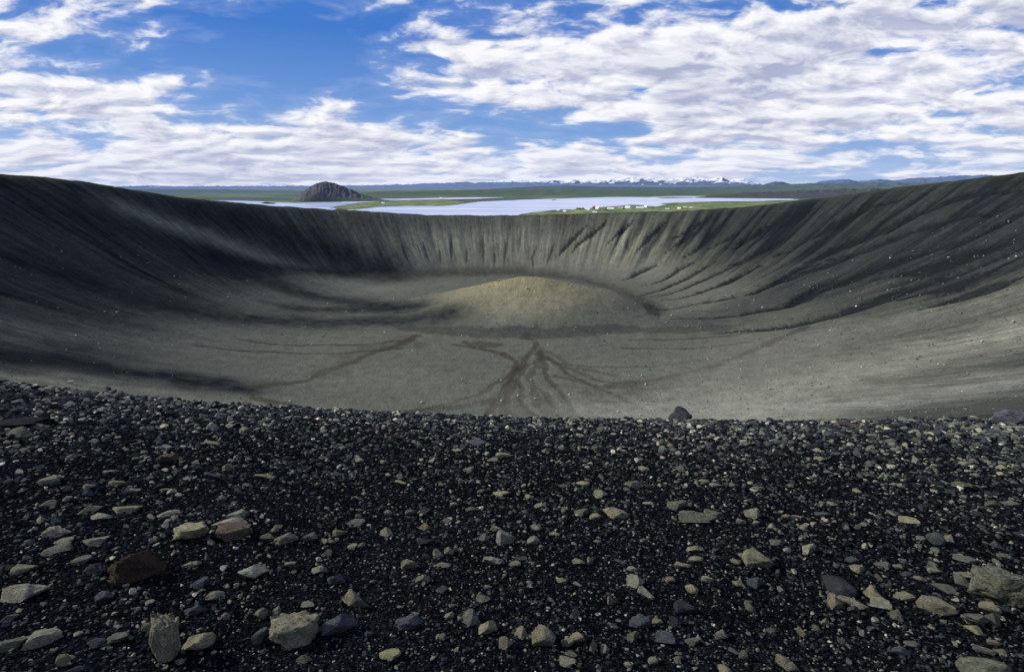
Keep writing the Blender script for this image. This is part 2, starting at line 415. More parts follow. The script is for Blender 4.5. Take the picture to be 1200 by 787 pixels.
# ------------------------------------------------------------------ lake, its green spits, far hills
def plain_poly(name, pts, z, mat, colr=None, dome=0, **props):
    p = np.array([on_plain(a, b_, z)[:2] for a, b_ in pts])
    # resample with wobble so shores are uneven
    q = []
    for i in range(len(p)):
        a, b_ = p[i], p[(i+1) % len(p)]
        n = max(2, int(np.linalg.norm(b_-a)/60)); n = min(n, 60)
        for j in range(n): q.append(a+(b_-a)*j/n)
    q = np.array(q)
    dd = np.hypot(q[:,0], q[:,1])
    q[:,1] += fbm(q[:,0]/220, q[:,1]/400, 3, 151)*dd*.018; q[:,0] += fbm(q[:,0]/220, q[:,1]/400, 3, 153)*25
    n = len(q); cpt = q.mean(0)
    from mathutils.geometry import tessellate_polygon
    from mathutils import Vector
    tri = tessellate_polygon([[Vector((a, b_, 0)) for a, b_ in q]])
    v = np.column_stack([q, np.full(n, z)])
    f = np.array([list(x) for x in tri], int)
    # upward facing
    a, b_, c_ = v[f[:,0]], v[f[:,1]], v[f[:,2]]
    cr = (b_[:,0]-a[:,0])*(c_[:,1]-a[:,1])-(b_[:,1]-a[:,1])*(c_[:,0]-a[:,0])
    f[cr < 0] = f[cr < 0][:, ::-1]
    at = np.tile(np.array(colr), (n, 1)) if colr else None
    if colr:
        at *= (1+.3*fbm(q[:,0]/150, q[:,1]/150, 2, 5))[:,None]
    return link(name, new_mesh(name, v, f, mat, at, smooth=False), **props)
LK = PLAIN+.8
plain_poly('lake', [(225,236.5),(262,235),(310,236),(345,238),(400,236.6),(410,234),(450,233),(485,232.6),(500,232.2),(560,231.2),(592,231.3),(560,232.9),(510,233.6),
   (470,234.6),(420,237.5),(392,242),(398,247),(425,244),(450,242.2),(490,241.2),(520,241.0),(546,238.6),(560,236.5),(590,235),(640,233),(712,231),(760,231),(800,229.5),(835,228.9),(880,229.3),
   (920,231.5),(936,234.2),(880,235.6),(825,236.4),(790,237.3),(773,238.3),(780,240.4),(768,241.8),(748,240.2),(738,239.8),(726,241.2),(700,243.2),(676,245),(650,246.2),(625,248.6),(598,254),(500,262),(380,262),(330,250),(240,242)],
   LK, m_lake, kind='structure')
GRN=(.11,.15,.05)
isl = [('peninsula', [(418,238.6),(440,236.2),(500,234.6),(520,234.3),(545,236.3),(546,238.6),(520,241),(495,241.2),(450,242),(415,245.3),(385,243.8),(400,241)], GRN),
       ('island', [(306,237.6),(313,236.5),(324,237.8),(318,239),(308,238.8)], (.035,.045,.03)),
       ('island', [(768,231.6),(790,231.1),(816,231.4),(800,232),(775,232.1)], (.05,.06,.045)),
       ('island', [(646,234.1),(650,233.7),(653,234.3),(649,234.6)], (.05,.06,.045)),
       ('peninsula', [(420,235.2),(445,234.3),(470,234.1),(455,235.0)], GRN)]
for nm, pts, cl in isl:
    plain_poly(nm, pts, LK+.9, m_meadow if cl is GRN else m_plain, cl, kind='structure')
plain_poly('meadow', [(600,254),(628,249.2),(652,246.9),(676,245.8),(700,244.2),(727,242),(740,240.9),(752,241.2),(768,242.6),(784,240.6),(776,238.8),(800,237.8),(850,237),(935,235.6),(940,240),(860,246),(760,254),(680,256)],
   PLAIN+.7, m_meadow, (.12,.155,.052), kind='structure')

def ridge(name, D, depth, prof, seed, colr, snow=0., snowline=0., hazecol=(.22,.30,.44), haze=.5, z0=PLAIN, rugged=.35):
    """a range of hills standing at distance D: prof = skyline control points (px, py)"""
    px = np.array([p[0] for p in prof], float); py = np.array([p[1] for p in prof], float)
    n = int((px[-1]-px[0])*1.3)+2; m = 26
    u = np.linspace(px[0], px[-1], n); vtop = np.interp(u, px, py)
    d = ray(u, vtop); hor = np.hypot(d[:,0], d[:,1]); ztop = d[:,2]/hor*D
    azs = np.arctan2(d[:,0], d[:,1])
    V = []; C = []
    for j in range(m):
        s = j/(m-1)                      # 0 front foot, .6 crest, 1 back
        dist = D + (s-.6)*depth
        base = np.sin(np.clip(s/.6, 0, 1)*np.pi/2)**1.3 if s <= .6 else math.cos((s-.6)/.4*math.pi/2)
        xx = dist*np.sin(azs); yy = dist*np.cos(azs)
        sc = depth/5
        nn = fbm(xx/sc, yy/sc, 5, seed)
        rid = 1-np.abs(fbm(xx/(sc*.9), yy/(sc*.9), 4, seed+7))*2.2
        hh = (ztop-z0)*base*(1+rugged*(nn*.6+(rid-.6)*.6)*(1 if s < .97 else 0))
        V.append(np.stack([xx, yy, z0+hh], -1))
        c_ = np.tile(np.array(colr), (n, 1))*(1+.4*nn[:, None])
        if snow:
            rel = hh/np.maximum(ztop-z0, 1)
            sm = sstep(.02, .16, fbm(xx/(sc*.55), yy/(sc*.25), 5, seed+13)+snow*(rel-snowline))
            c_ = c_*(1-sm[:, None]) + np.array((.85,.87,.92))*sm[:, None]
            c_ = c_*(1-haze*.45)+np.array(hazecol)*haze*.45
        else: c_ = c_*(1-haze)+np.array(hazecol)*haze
        C.append(c_)
    V = np.array(V).reshape(-1, 3); C = np.clip(np.array(C).reshape(-1, 3), .01, 1)
    I = np.arange(m*n).reshape(m, n)
    Fq = np.stack([I[:-1,:-1], I[:-1,1:], I[1:,1:], I[1:,:-1]], -1).reshape(-1, 4)
    link(name, new_mesh(name, V, Fq, m_mount, C), kind='structure')
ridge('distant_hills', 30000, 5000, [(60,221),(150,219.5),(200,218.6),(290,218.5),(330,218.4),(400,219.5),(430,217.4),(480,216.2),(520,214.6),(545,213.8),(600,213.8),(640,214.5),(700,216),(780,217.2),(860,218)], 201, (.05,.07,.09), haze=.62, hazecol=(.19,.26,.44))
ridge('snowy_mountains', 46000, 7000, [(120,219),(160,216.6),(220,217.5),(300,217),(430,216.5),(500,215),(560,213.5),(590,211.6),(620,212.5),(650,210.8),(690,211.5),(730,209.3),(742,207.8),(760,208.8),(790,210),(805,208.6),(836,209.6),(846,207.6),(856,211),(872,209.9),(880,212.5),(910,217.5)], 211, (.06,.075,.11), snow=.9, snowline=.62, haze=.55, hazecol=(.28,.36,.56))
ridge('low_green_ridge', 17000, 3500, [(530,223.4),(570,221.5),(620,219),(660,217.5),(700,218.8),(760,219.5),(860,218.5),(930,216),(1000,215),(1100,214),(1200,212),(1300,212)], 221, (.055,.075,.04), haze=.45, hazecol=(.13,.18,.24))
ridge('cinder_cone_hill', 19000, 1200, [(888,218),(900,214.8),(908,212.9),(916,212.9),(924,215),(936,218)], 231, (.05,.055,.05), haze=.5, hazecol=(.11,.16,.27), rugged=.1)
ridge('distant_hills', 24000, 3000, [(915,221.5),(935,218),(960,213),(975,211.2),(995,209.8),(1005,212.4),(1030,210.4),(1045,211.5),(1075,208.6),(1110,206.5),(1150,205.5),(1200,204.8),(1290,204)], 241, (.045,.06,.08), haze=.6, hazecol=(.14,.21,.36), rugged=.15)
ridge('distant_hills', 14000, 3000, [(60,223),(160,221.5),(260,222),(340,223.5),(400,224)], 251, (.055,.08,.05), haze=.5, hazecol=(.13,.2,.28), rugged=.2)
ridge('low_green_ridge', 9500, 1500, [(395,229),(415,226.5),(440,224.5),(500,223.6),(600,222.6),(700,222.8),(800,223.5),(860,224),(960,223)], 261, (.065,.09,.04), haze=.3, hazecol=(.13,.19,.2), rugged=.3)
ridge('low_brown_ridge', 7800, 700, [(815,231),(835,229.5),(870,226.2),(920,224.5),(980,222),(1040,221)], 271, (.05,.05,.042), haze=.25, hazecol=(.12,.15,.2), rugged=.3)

# the steep mountain across the lake
def mountain():
    D = 6050; n = 150; m = 90
    c0 = on_plain(383, 235.3); c = np.array([c0[0]*D/np.hypot(c0[0], c0[1]), c0[1]*D/np.hypot(c0[0], c0[1])])
    fw = c/np.linalg.norm(c); rt = np.array([fw[1], -fw[0]])
    U, W = np.meshgrid(np.linspace(-360, 620, n), np.linspace(-330, 330, m))
    sk = np.interp(U, [-330,-290,-240,-170,-110,-60,-30,0,60,130,200,270,300,420,600], [0,24,66,118,152,174,181,176,168,150,122,96,78,36,0])
    acr = np.clip(1-(np.abs(W)/(150+np.clip(U,0,300)*.2+80))**1.5, 0, 1)
    nz = fbm(U/90, W/60, 5, 301); rd = np.abs(fbm(U/50, W/240, 3, 305))
    zz = sk*(acr**.75)*(1+.13*nz) - rd*26*np.sin(np.clip(sk*acr/180,0,1)*np.pi)
    V = np.stack([c[0]+rt[0]*U+fw[0]*W, c[1]+rt[1]*U+fw[1]*W, PLAIN-3+np.maximum(zz, 0)], -1).reshape(-1, 3)
    C = np.tile(np.array((.072,.064,.056)), (n*m, 1))*(1+.7*fbm(U/40, W/40, 4, 311).ravel()[:, None])
    gs = (sstep(60, 15, zz) + sstep(290,380,U)).clip(0,1).ravel()[:, None]*.8
    gs = gs if True else 0
    C = C*(1-gs)+np.array((.075,.10,.04))*gs
    C = np.clip(C*.86+np.array((.2,.26,.4))*.14, .01, 1)  # blue haze mixed into the mountain's colour
    I = np.arange(m*n).reshape(m, n)
    Fq = np.stack([I[:-1,:-1], I[:-1,1:], I[1:,1:], I[1:,:-1]], -1).reshape(-1, 4)
    link('mountain', new_mesh('mountain', V, Fq, m_mount, C), kind='structure')
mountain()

# ------------------------------------------------------------------ village on the near shore
def flat_mat(name, colr, rough=.8, var=.12, scale=1.5):
    m, k, b = material(name)
    n = k.noise(pos(k), scale, 3, .6)
    a = tuple(min(1, c*(1-var)) for c in colr); c_ = tuple(min(1, c*(1+var)) for c in colr)
    k.l.new(k.mix(k.rng(n, .35, .65), a, c_), b.inputs['Base Color']); b.inputs['Roughness'].default_value = rough
    return m
M_WHITE = flat_mat('white_render', (.8,.8,.78)); M_CREAM = flat_mat('cream_render', (.72,.70,.6)); M_GREYW = flat_mat('grey_render', (.5,.5,.5))
M_RED = flat_mat('red_metal_roof', (.45,.07,.05)); M_GREYR = flat_mat('grey_metal_roof', (.42,.43,.45)); M_PALER = flat_mat('pale_metal_roof', (.7,.7,.7)); M_BRR = flat_mat('brown_roof', (.22,.12,.08))
M_GLASS = flat_mat('window_glass', (.05,.06,.08), .15)
def boxes(lst):
    V = []; Fc = []
    for (x0,x1,y0,y1,z0,z1) in lst:
        o = len(V)
        V += [(x0,y0,z0),(x1,y0,z0),(x1,y1,z0),(x0,y1,z0),(x0,y0,z1),(x1,y0,z1),(x1,y1,z1),(x0,y1,z1)]
        Fc += [(o,o+3,o+2,o+1),(o+4,o+5,o+6,o+7),(o,o+1,o+5,o+4),(o+1,o+2,o+6,o+5),(o+2,o+3,o+7,o+6),(o+3,o,o+4,o+7)]
    return np.array(V, float), np.array(Fc)
def house(px, py, wpx, h, dep, wall, roof, label, rz=0., z=PLAIN+.7, name='house', cat='house', group='houses of the lakeside village'):
    wpx *= 1.2; h *= 1.25; dep *= 1.2
    p = on_plain(px, py, z); L = wpx/F_PX*np.linalg.norm(p)
    e = bpy.data.objects.new(name, None); COL.objects.link(e)
    e.location = p; e.rotation_euler = (0, 0, -math.atan2(p[0], p[1]) + R_(rz-24)); e['label'] = label; e['category'] = cat
    if group: e['group'] = group
    hx, hy = L/2, dep/2; g = h*.55
    # walls with gable ends
    V = [(-hx,-hy,-2),(hx,-hy,-2),(hx,hy,-2),(-hx,hy,-2),(-hx,-hy,h),(hx,-hy,h),(hx,hy,h),(-hx,hy,h),(-hx,0,h+g),(hx,0,h+g)]
    Fq = [(0,1,5,4),(2,3,7,6),(1,2,6,5),(3,0,4,7)]
    me = bpy.data.meshes.new('wall'); me.from_pydata(V, [], Fq+[(5,6,9),(7,4,8)]); me.materials.append(wall); link('wall', me, e)
    ov = .6; th = .35; s_ = g/hy
    V = []; Fr = []
    for sy in (-1, 1):
        o = len(V)
        for zz_ in (.05, th):
            V += [(-hx-ov, sy*(hy+ov), h-ov*s_+zz_),(hx+ov, sy*(hy+ov), h-ov*s_+zz_),(hx+ov, 0, h+g+zz_),(-hx-ov, 0, h+g+zz_)]
        Fr += [(o,o+1,o+2,o+3),(o+4,o+5,o+6,o+7),(o,o+1,o+5,o+4),(o+1,o+2,o+6,o+5),(o+3,o,o+4,o+7)]
    me = bpy.data.meshes.new('roof'); me.from_pydata(V, [], Fr); me.materials.append(roof); rf = link('roof', me, e)
    v_, f_ = boxes([(hx*.4-.5, hx*.4+.5, -.5, .5, h+g*.6, h+g+1.6)]); link('chimney', new_mesh('chimney', v_, f_, wall, smooth=False), rf)
    nwin = max(2, int(L/6))
    for i in range(nwin):
        xc = -hx+(i+.5)*L/nwin
        v_, f_ = boxes([(xc-.7, xc+.7, -hy-.06, -hy+.02, h*.35, h*.35+1.5)])
        link('window', new_mesh('window', v_, f_, M_GLASS, smooth=False), e)
HS = [(654,247.2,3,4,9,M_WHITE,M_PALER,'small white house farthest left in the lakeside village, near the water'),
 (662,248,3.6,4,10,M_WHITE,M_WHITE,'low white house second from left in the lakeside village, closest to the crater rim'),
 (671,246.6,3,4,9,M_WHITE,M_GREYR,'small pale house just left of the green tree clump'),
 (688,246,6.5,5,12,M_WHITE,M_PALER,'long white building just right of the green tree clump'),
 (696.3,244.6,3.2,8,12,M_RED,M_RED,'house with bright red roof in the middle of the village'),
 (700.3,245,4,7,13,M_WHITE,M_WHITE,'tall white building touching the red roofed house'),
 (697,249.2,4.4,4,9,M_WHITE,M_CREAM,'white and cream house below the red roofed house, nearer the rim'),
 (706,245.8,2.2,4,8,M_CREAM,M_BRR,'small cream house with brown roof right of the tall white building'),
 (716,245,7,5,12,M_WHITE,M_PALER,'long low white building between the small cream house and the pale shed'),
 (727.5,244,4.5,3.4,9,M_GREYW,M_PALER,'low pale grey shed right at the water behind the village'),
 (736,243.8,5.6,7,15,M_WHITE,M_WHITE,'big white building left of the longest white building'),
 (750,244.2,7.4,6,14,M_WHITE,M_PALER,'longest white building beside the small bay'),
 (756.8,243.2,3.6,6,11,M_WHITE,M_WHITE,'square white house at the right end of the longest white building'),
 (782,245.4,4,4,10,M_CREAM,M_PALER,'cream farmhouse alone on the meadow right of the village'),
 (796,244.7,3.4,5,10,M_WHITE,M_WHITE,'white farmhouse second from the right end of the meadow'),
 (802.5,243.6,2.6,3.5,8,M_GREYW,M_PALER,'small grey barn between two white farmhouses'),
 (810,243.6,3,4,8,M_WHITE,M_GREYR,'white farmhouse farthest right on the near meadow')]
for i, a in enumerate(HS):
    house(*a[:8], rz=[8,-12,20,-6,15,-18,5,10,-4,12,-10,6,-20,14,-8,10,5][i])
house(449, 238.9, 3, 6, 14, M_WHITE, M_WHITE, 'white farmhouse alone on the green spit between the lake arms', z=LK+.9, group=None)
house(517, 233.2, 3.2, 8, 18, M_WHITE, M_PALER, 'white farm on the far shore above the green spit', z=PLAIN+.8, group='farms on the far lake shore')
house(833, 228.6, 3, 12, 26, M_WHITE, M_PALER, 'white farm on the far shore right of the snowy mountains', z=PLAIN+.8, group='farms on the far lake shore')
house(880, 229.4, 2.6, 12, 26, M_WHITE, M_WHITE, 'white farm on the far shore closest to the crater wall', z=PLAIN+.8, group='farms on the far lake shore')
M_LEAF = flat_mat('birch_leaves', (.22,.32,.10), .7, .3, .4); M_BARK = flat_mat('bark', (.09,.075,.06))
def tree(px, py, H_, W_, label):
    p = on_plain(px, py, PLAIN+.7); e = bpy.data.objects.new('tree', None); COL.objects.link(e); e.location = p
    e['label'] = label; e['category'] = 'tree'; e['group'] = 'trees in the lakeside village'
    rg = np.random.default_rng(int(px*10)); V = []; Fq = []
    rings = [(0,.35),(H_*.3,.28),(H_*.6,.2),(H_*.9,.06)]
    for z_, r_ in rings:
        for j in range(7): V.append((r_*math.cos(j*.8976)+z_*.02, r_*math.sin(j*.8976), z_-1*(z_==0)))
    for i in range(3):
        for j in range(7): Fq.append((i*7+j, i*7+(j+1)%7, i*7+7+(j+1)%7, i*7+7+j))
    link('trunk', new_mesh('trunk', np.array(V), np.array(Fq), M_BARK), e)
    ncl = 26; cc = rg.normal(size=(ncl, 3)); cc /= np.linalg.norm(cc, axis=1)[:, None]
    cc = cc*(rg.random((ncl,1))**.4)*[W_/2, W_/2, H_*.36] + [0,0,H_*.6]
    n = 2600; c_ = cc[rg.integers(0, ncl, n)] + rg.normal(size=(n,3))*[W_*.1, W_*.1, H_*.07]
    a = rg.normal(size=(n,3))*.38; b_ = rg.normal(size=(n,3))*.38
    V = np.stack([c_-a, c_-b_, c_+a, c_+b_], 1).reshape(-1,3)
    link('crown', new_mesh('crown', V, np.arange(n*4).reshape(n,4), M_LEAF, smooth=False), e)
tree(676.5, 246, 14, 13, 'leftmost tree of the green clump among the white houses')
tree(679.5, 246.4, 17, 16, 'tallest tree in the middle of the green clump among the white houses')
tree(683, 246, 14, 15, 'rightmost tree of the green clump, next to the long white building')
tree(710, 246.6, 9, 10, 'low bushy tree between the small cream house and the long low building')
tree(731, 245.4, 9, 11, 'bushy tree between the grey shed and the big white building')
tree(765, 244.6, 8, 12, 'bushy tree between the square white house and the cream farmhouse')
# ------------------------------------------------------------------ stones
def ico(sub):
    import bmesh
    bm = bmesh.new(); bmesh.ops.create_icosphere(bm, subdivisions=sub, radius=1.)
    v = np.array([x.co[:] for x in bm.verts]); f = np.array([[a.index for a in x.verts] for x in bm.faces]); bm.free()
    return v, f
def p3(v, s, seed, o=3):
    return (fbm(v[:,0]*s+v[:,2]*s*.7, v[:,1]*s-v[:,2]*s*.5, o, seed) + fbm(v[:,1]*s+3, v[:,2]*s+5, o, seed+5) + fbm(v[:,2]*s+9, v[:,0]*s, o, seed+9))/1.7
def shape(kind, seed, sub):
    v, f = ico(sub); rg = np.random.default_rng(seed*13+7)
    nc = dict(ang=8, round=9, flat=8, rough=8, peak=12)[kind]; lo, hi = dict(ang=(.22,.6), round=(.5,.85), flat=(.25,.6), rough=(.3,.72), peak=(.5,.8))[kind]
    v = v*(1+.3*p3(v, .9, seed)[:, None])
    for _ in range(nc):
        n = rg.normal(size=3); n /= np.linalg.norm(n); d = rg.uniform(lo, hi)
        s_ = v@n; v = v - np.maximum(s_-d, 0)[:, None]*n*.98
    if kind == 'peak': v[:, :2] *= (1.15-.75*np.clip(v[:,2:3],-.3,1))
    if sub > 2:
        a = dict(ang=.075, round=.06, flat=.08, rough=.17, peak=.08)[kind]
        rdg = np.abs(p3(v, 2.1, seed+80, 4)); pit = np.minimum(p3(v, 6.5, seed+90, 3), 0)
        v = v*(1+a*p3(v, 3.2, seed+50, 5) - a*2.0*np.clip(.22-rdg, 0, 1)*2 + a*1.4*pit + (a*.5)*p3(v, 13, seed+60, 3))[:, None]
    v -= (v.max(0)+v.min(0))/2; v /= np.abs(v).max(0)
    return v, f
PAL_ = dict(T=(.195,.182,.122), P=(.215,.21,.155), G=(.118,.12,.094), B=(.070,.080,.086), Y=(.25,.235,.14), D=(.035,.038,.042), R=(.052,.036,.026), O=(.10,.105,.075), W=(.27,.275,.205), N=(.10,.08,.06), K=(.014,.014,.017))
WORD = dict(T='tan', P='pale grey', G='grey', B='blue grey', Y='yellowish', D='dark', R='rusty red', O='olive', W='whitish', N='brown', K='black')
ST_M = {}
for c_, col_ in PAL_.items():
    col_ = tuple(x*1.5 for x in col_)
    m, k, b = material('stone_'+WORD[c_].replace(' ', '_'))
    oi = k.new('ShaderNodeObjectInfo'); tcn = k.new('ShaderNodeTexCoord').outputs['Object']
    v_ = k.vec('ADD', tcn, k.comb(k.math('MULTIPLY', oi.outputs['Random'], 37.), 0., 0.))
    a = k.noise(v_, 1.6, 4, .6); d_ = k.noise(v_, 9., 4, .7); e_ = k.noise(v_, 30., 2, .6)
    dk = tuple(x*.5 for x in col_); lt = tuple(min(1, x*1.45) for x in col_)
    c0_ = k.mix(k.rng(a, .3, .7), dk, lt)
    c1_ = k.mix(k.rng(k.noise(v_, 2.7, 2, .5), .55, .72, 0, .5), c0_, (col_[0]*1.5, col_[1]*1.05, col_[2]*.65))   # ochre stain
    c1_ = k.mix(k.rng(d_, .46, .62, 0, .85), c1_, tuple(x*.22 for x in col_))                                     # pits and dirt
    k.l.new(k.mix(k.rng(oi.outputs['Random'], 0, 1, 0, .3), c1_, tuple(x*.5 for x in col_)), b.inputs['Base Color'])
    bump(k, b, k.math('ADD', k.math('MULTIPLY', d_, -1.), k.math('MULTIPLY', e_, .5)), .9, .02)
    b.inputs['Roughness'].default_value = .9; b.inputs['Specular IOR Level'].default_value = .04
    ST_M[c_] = m
PROTO = {kd: [new_mesh('stone_'+kd, *shape(kd, i*5+j*31, 4)) for i in range(6 if kd != 'peak' else 1)] for j, kd in enumerate(('ang','round','flat','rough','peak'))}
for l_ in PROTO.values():
    for me in l_: me.materials.append(ST_M['G'])
RS = random.Random(5)
def stone(px, py, w, h, colr, kind, name='stone', sink=.26):
    g = hit([px], [min(py+h*.28, 786+30)], rmax=1500)[0]
    if np.isnan(g[0]): return None
    dist = np.linalg.norm(g); W = (.93 if w < 26 else .86)*w/F_PX*dist
    dep = math.asin(-g[2]/dist); Wd = W*RS.uniform(.62,.85)
    Hs = (h/F_PX*dist - Wd*math.sin(dep)*.6)/math.cos(dep)
    Hs *= .86
    if py < 494 and w > 33 and h > 12 and colr in 'DB': Hs = h*1.05/F_PX*dist; sink = .12; W *= .9; Wd *= .9
    Hs = min(max(Hs, W*(.2 if kind == 'flat' else .34)), W*1.9)
    e = 1e-2*max(1, dist/10)
    gx = (height(g[0]+e, g[1])-height(g[0]-e, g[1]))/(2*e); gy = (height(g[0], g[1]+e)-height(g[0], g[1]-e))/(2*e)
    o = bpy.data.objects.new(name, RS.choice(PROTO[kind])); COL.objects.link(o)
    az_ = -math.atan2(g[0], g[1])
    N = Vector((-float(gx), -float(gy), 1.)).normalized()
    q = Vector((0,0,1)).rotation_difference(N)
    from mathutils import Quaternion
    flip = RS.choice((0, math.pi))
    o.rotation_mode = 'QUATERNION'; o.rotation_quaternion = q @ Quaternion((0,0,1), az_+flip+RS.uniform(-.25,.25))
    o.scale = (W/2, Wd/2, Hs*.58)
    o.location = (g[0], g[1], float(height(g[0], g[1])) + Hs*(.58-sink*1.16) )
    o.material_slots[0].link = 'OBJECT'; o.material_slots[0].material = ST_M[colr]
    o['category'] = 'stone'
    return o
# x, y, width, height in photo pixels; colour; kind; own label (None: described by its neighbour below)
a_, r_, f_, u_ = 'ang', 'round', 'flat', 'rough'
L = [
(796,490,34,17,'D','peak','black pointed boulder standing alone on the edge of the slope','B'),
(1182,493,40,13,'B',f_,'large low blue grey boulder on the slope edge at the far right','B'),
(163,662,55,40,'R',u_,'large crumbling rusty red lava lump in the black gravel','rusty lump'),
(347,738,58,38,'T',u_,'biggest rough tan boulder with pitted surface, beside a hollow blue rock','big pitted boulder'),
(419,698,40,29,'T',a_,'large smooth angular pale boulder stained orange on its face','orange stained boulder'),
(1169,692,52,48,'O',u_,'very large speckled grey green boulder near the right edge','speckled boulder'),
(1153,786,47,26,'O',r_,'large grey green boulder cut by the bottom edge of the picture','B'),
(196,752,30,52,'T',u_,'tall irregular upright rock with tan crust and blue grey top','tall crusted rock'),
(234,748,34,22,'T',r_,'rounded tan boulder right of the tall crusted rock','B'),
(224,623,38,25,'Y',u_,'crumbly mossy yellow grey boulder next to a slab topped brown rock','mossy boulder'),
(275,622,42,22,'N',u_,'dark brown rock with a pale slab lying on it','slab topped rock'),
(270,613,40,8,'P',f_,'thin pale slab lying on the dark brown rock','B'),
(637,745,31,30,'T',a_,'big tan kite shaped stone near the bottom centre','kite shaped stone'),
(30,693,40,21,'P',a_,'large wedge shaped pale green grey rock at the left edge','wedge shaped rock'),
(52,745,33,18,'P',f_,'flat topped pale rock casting a wide black shadow, low at the left','flat topped pale rock'),
(297,667,34,18,'W',r_,'bright pale green stone standing out from the dark gravel','bright pale stone'),
(399,730,42,27,'B',a_,'hollow blue grey angular rock beside the biggest rough boulder','hollow blue rock'),
(480,726,35,16,'B',u_,'jagged blue and tan rock with a black shadow on its right','jagged blue rock'),
(549,722,30,20,'G',a_,'grey peaked stone next to a pale yellow block','grey peaked stone'),
(572,734,22,19,'Y',a_,'pale yellow angular block touching the grey peaked stone','B'),
(804,711,30,18,'D',a_,'dark slate coloured pointed stone with a black shadow to its right','slate stone'),
(889,655,38,25,'T',a_,'large tan block with a squared top, right of centre','squared tan block'),
(983,684,39,21,'D',a_,'dark blue arched rock above two tan stones','arched blue rock'),
(1028,695,32,22,'T',a_,'big light tan rhombus shaped stone right of the arched blue rock','rhombus stone'),
(1097,706,37,20,'T',r_,'flat oval tan stone left of the speckled boulder','oval tan stone'),
(721,599,32,16,'T',a_,'large pale tan boulder in the middle distance of the gravel','pale tan boulder'),
(812,605,40,18,'O',f_,'long olive slab lying in front of a dark grey peaked rock','olive slab'),
(793,591,28,18,'G',a_,'dark grey peaked rock behind the long olive slab','B'),
(593,630,26,23,'P',a_,'tall pale wedge shaped stone left of centre line','pale wedge stone'),
(561,518,29,14,'B',a_,'light blue grey boulder near the far edge of the gravel','light blue boulder'),
(588,532,24,10,'T',f_,'long flat tan stone right of the light blue boulder','B'),
(28,496,52,14,'K',f_,'long black rock with a pale upper edge at the far left','long black rock'),
(20,508,32,10,'O',a_,'pale topped rock just below the long black rock','B'),
(336,629,29,16,'T',u_,'rounded tan stone with a pointed top in the left half','pointed tan stone'),
(151,595,30,11,'T',f_,'low triangular tan stone above the mossy boulder','low triangular stone'),
(235,553,21,12,'K',a_,'pitch black hollow rock left of a pale blue stone','black hollow rock'),
(248,558,15,13,'B',a_,'pale blue stone leaning on the pitch black rock','B'),
(197,538,22,18,'N',u_,'brown crusted rock lying among dark gravel, upper left','brown crusted rock'),
(947,643,14,17,'W',a_,'bright tooth shaped stone standing on its tip','tooth shaped stone'),
(1096,631,17,16,'B',r_,'smooth pale blue round stone beside a small tan one','round blue stone'),
(743,568,28,13,'G',u_,'low grey rough stone with brown patches, upper centre','low rough stone'),
(704,578,18,13,'P',a_,'pale stone with an orange foot, upper centre','B'),
(993,498,31,9,'N',f_,'flat brownish slab near the slope edge, right half','flat brownish slab'),
(661,491,20,6,'W',f_,'thin whitish slab lying on the slope edge, centre','B'),
(998,704,34,15,'T',f_,'curved tan stone below the arched blue rock','B'),
(977,706,15,20,'T',a_,'upright tan block under the left end of the arched blue rock','B'),
(745,680,22,19,'P',a_,'pale faceted stone directly above another of the same size','faceted stone'),
(757,696,20,17,'P',a_,'pale faceted stone directly below its twin','B'),
(75,775,12,14,'Y',u_,'small yellow green mossy lump at the bottom left','B'),
(922,777,26,18,'T',f_,'tilted tan grey slab at the bottom edge, right half','tilted slab'),
(457,766,26,15,'Y',a_,'pale greenish wedge stone alone near the bottom edge','greenish wedge'),
(578,655,28,15,'P',f_,'curved pale ridge of a half buried stone','B'),
(502,616,25,14,'T',a_,'flat faced pale tan block, squared at its corners','flat faced block'),
(750,727,25,20,'B',a_,'dark blue grey tilted square stone near the bottom','tilted blue square'),
(780,747,26,16,'B',f_,'grey blue triangular slab below the tilted blue square','B'),
(1130,569,22,13,'O',u_,'mossy olive lump in the far right gravel','mossy olive lump'),
]
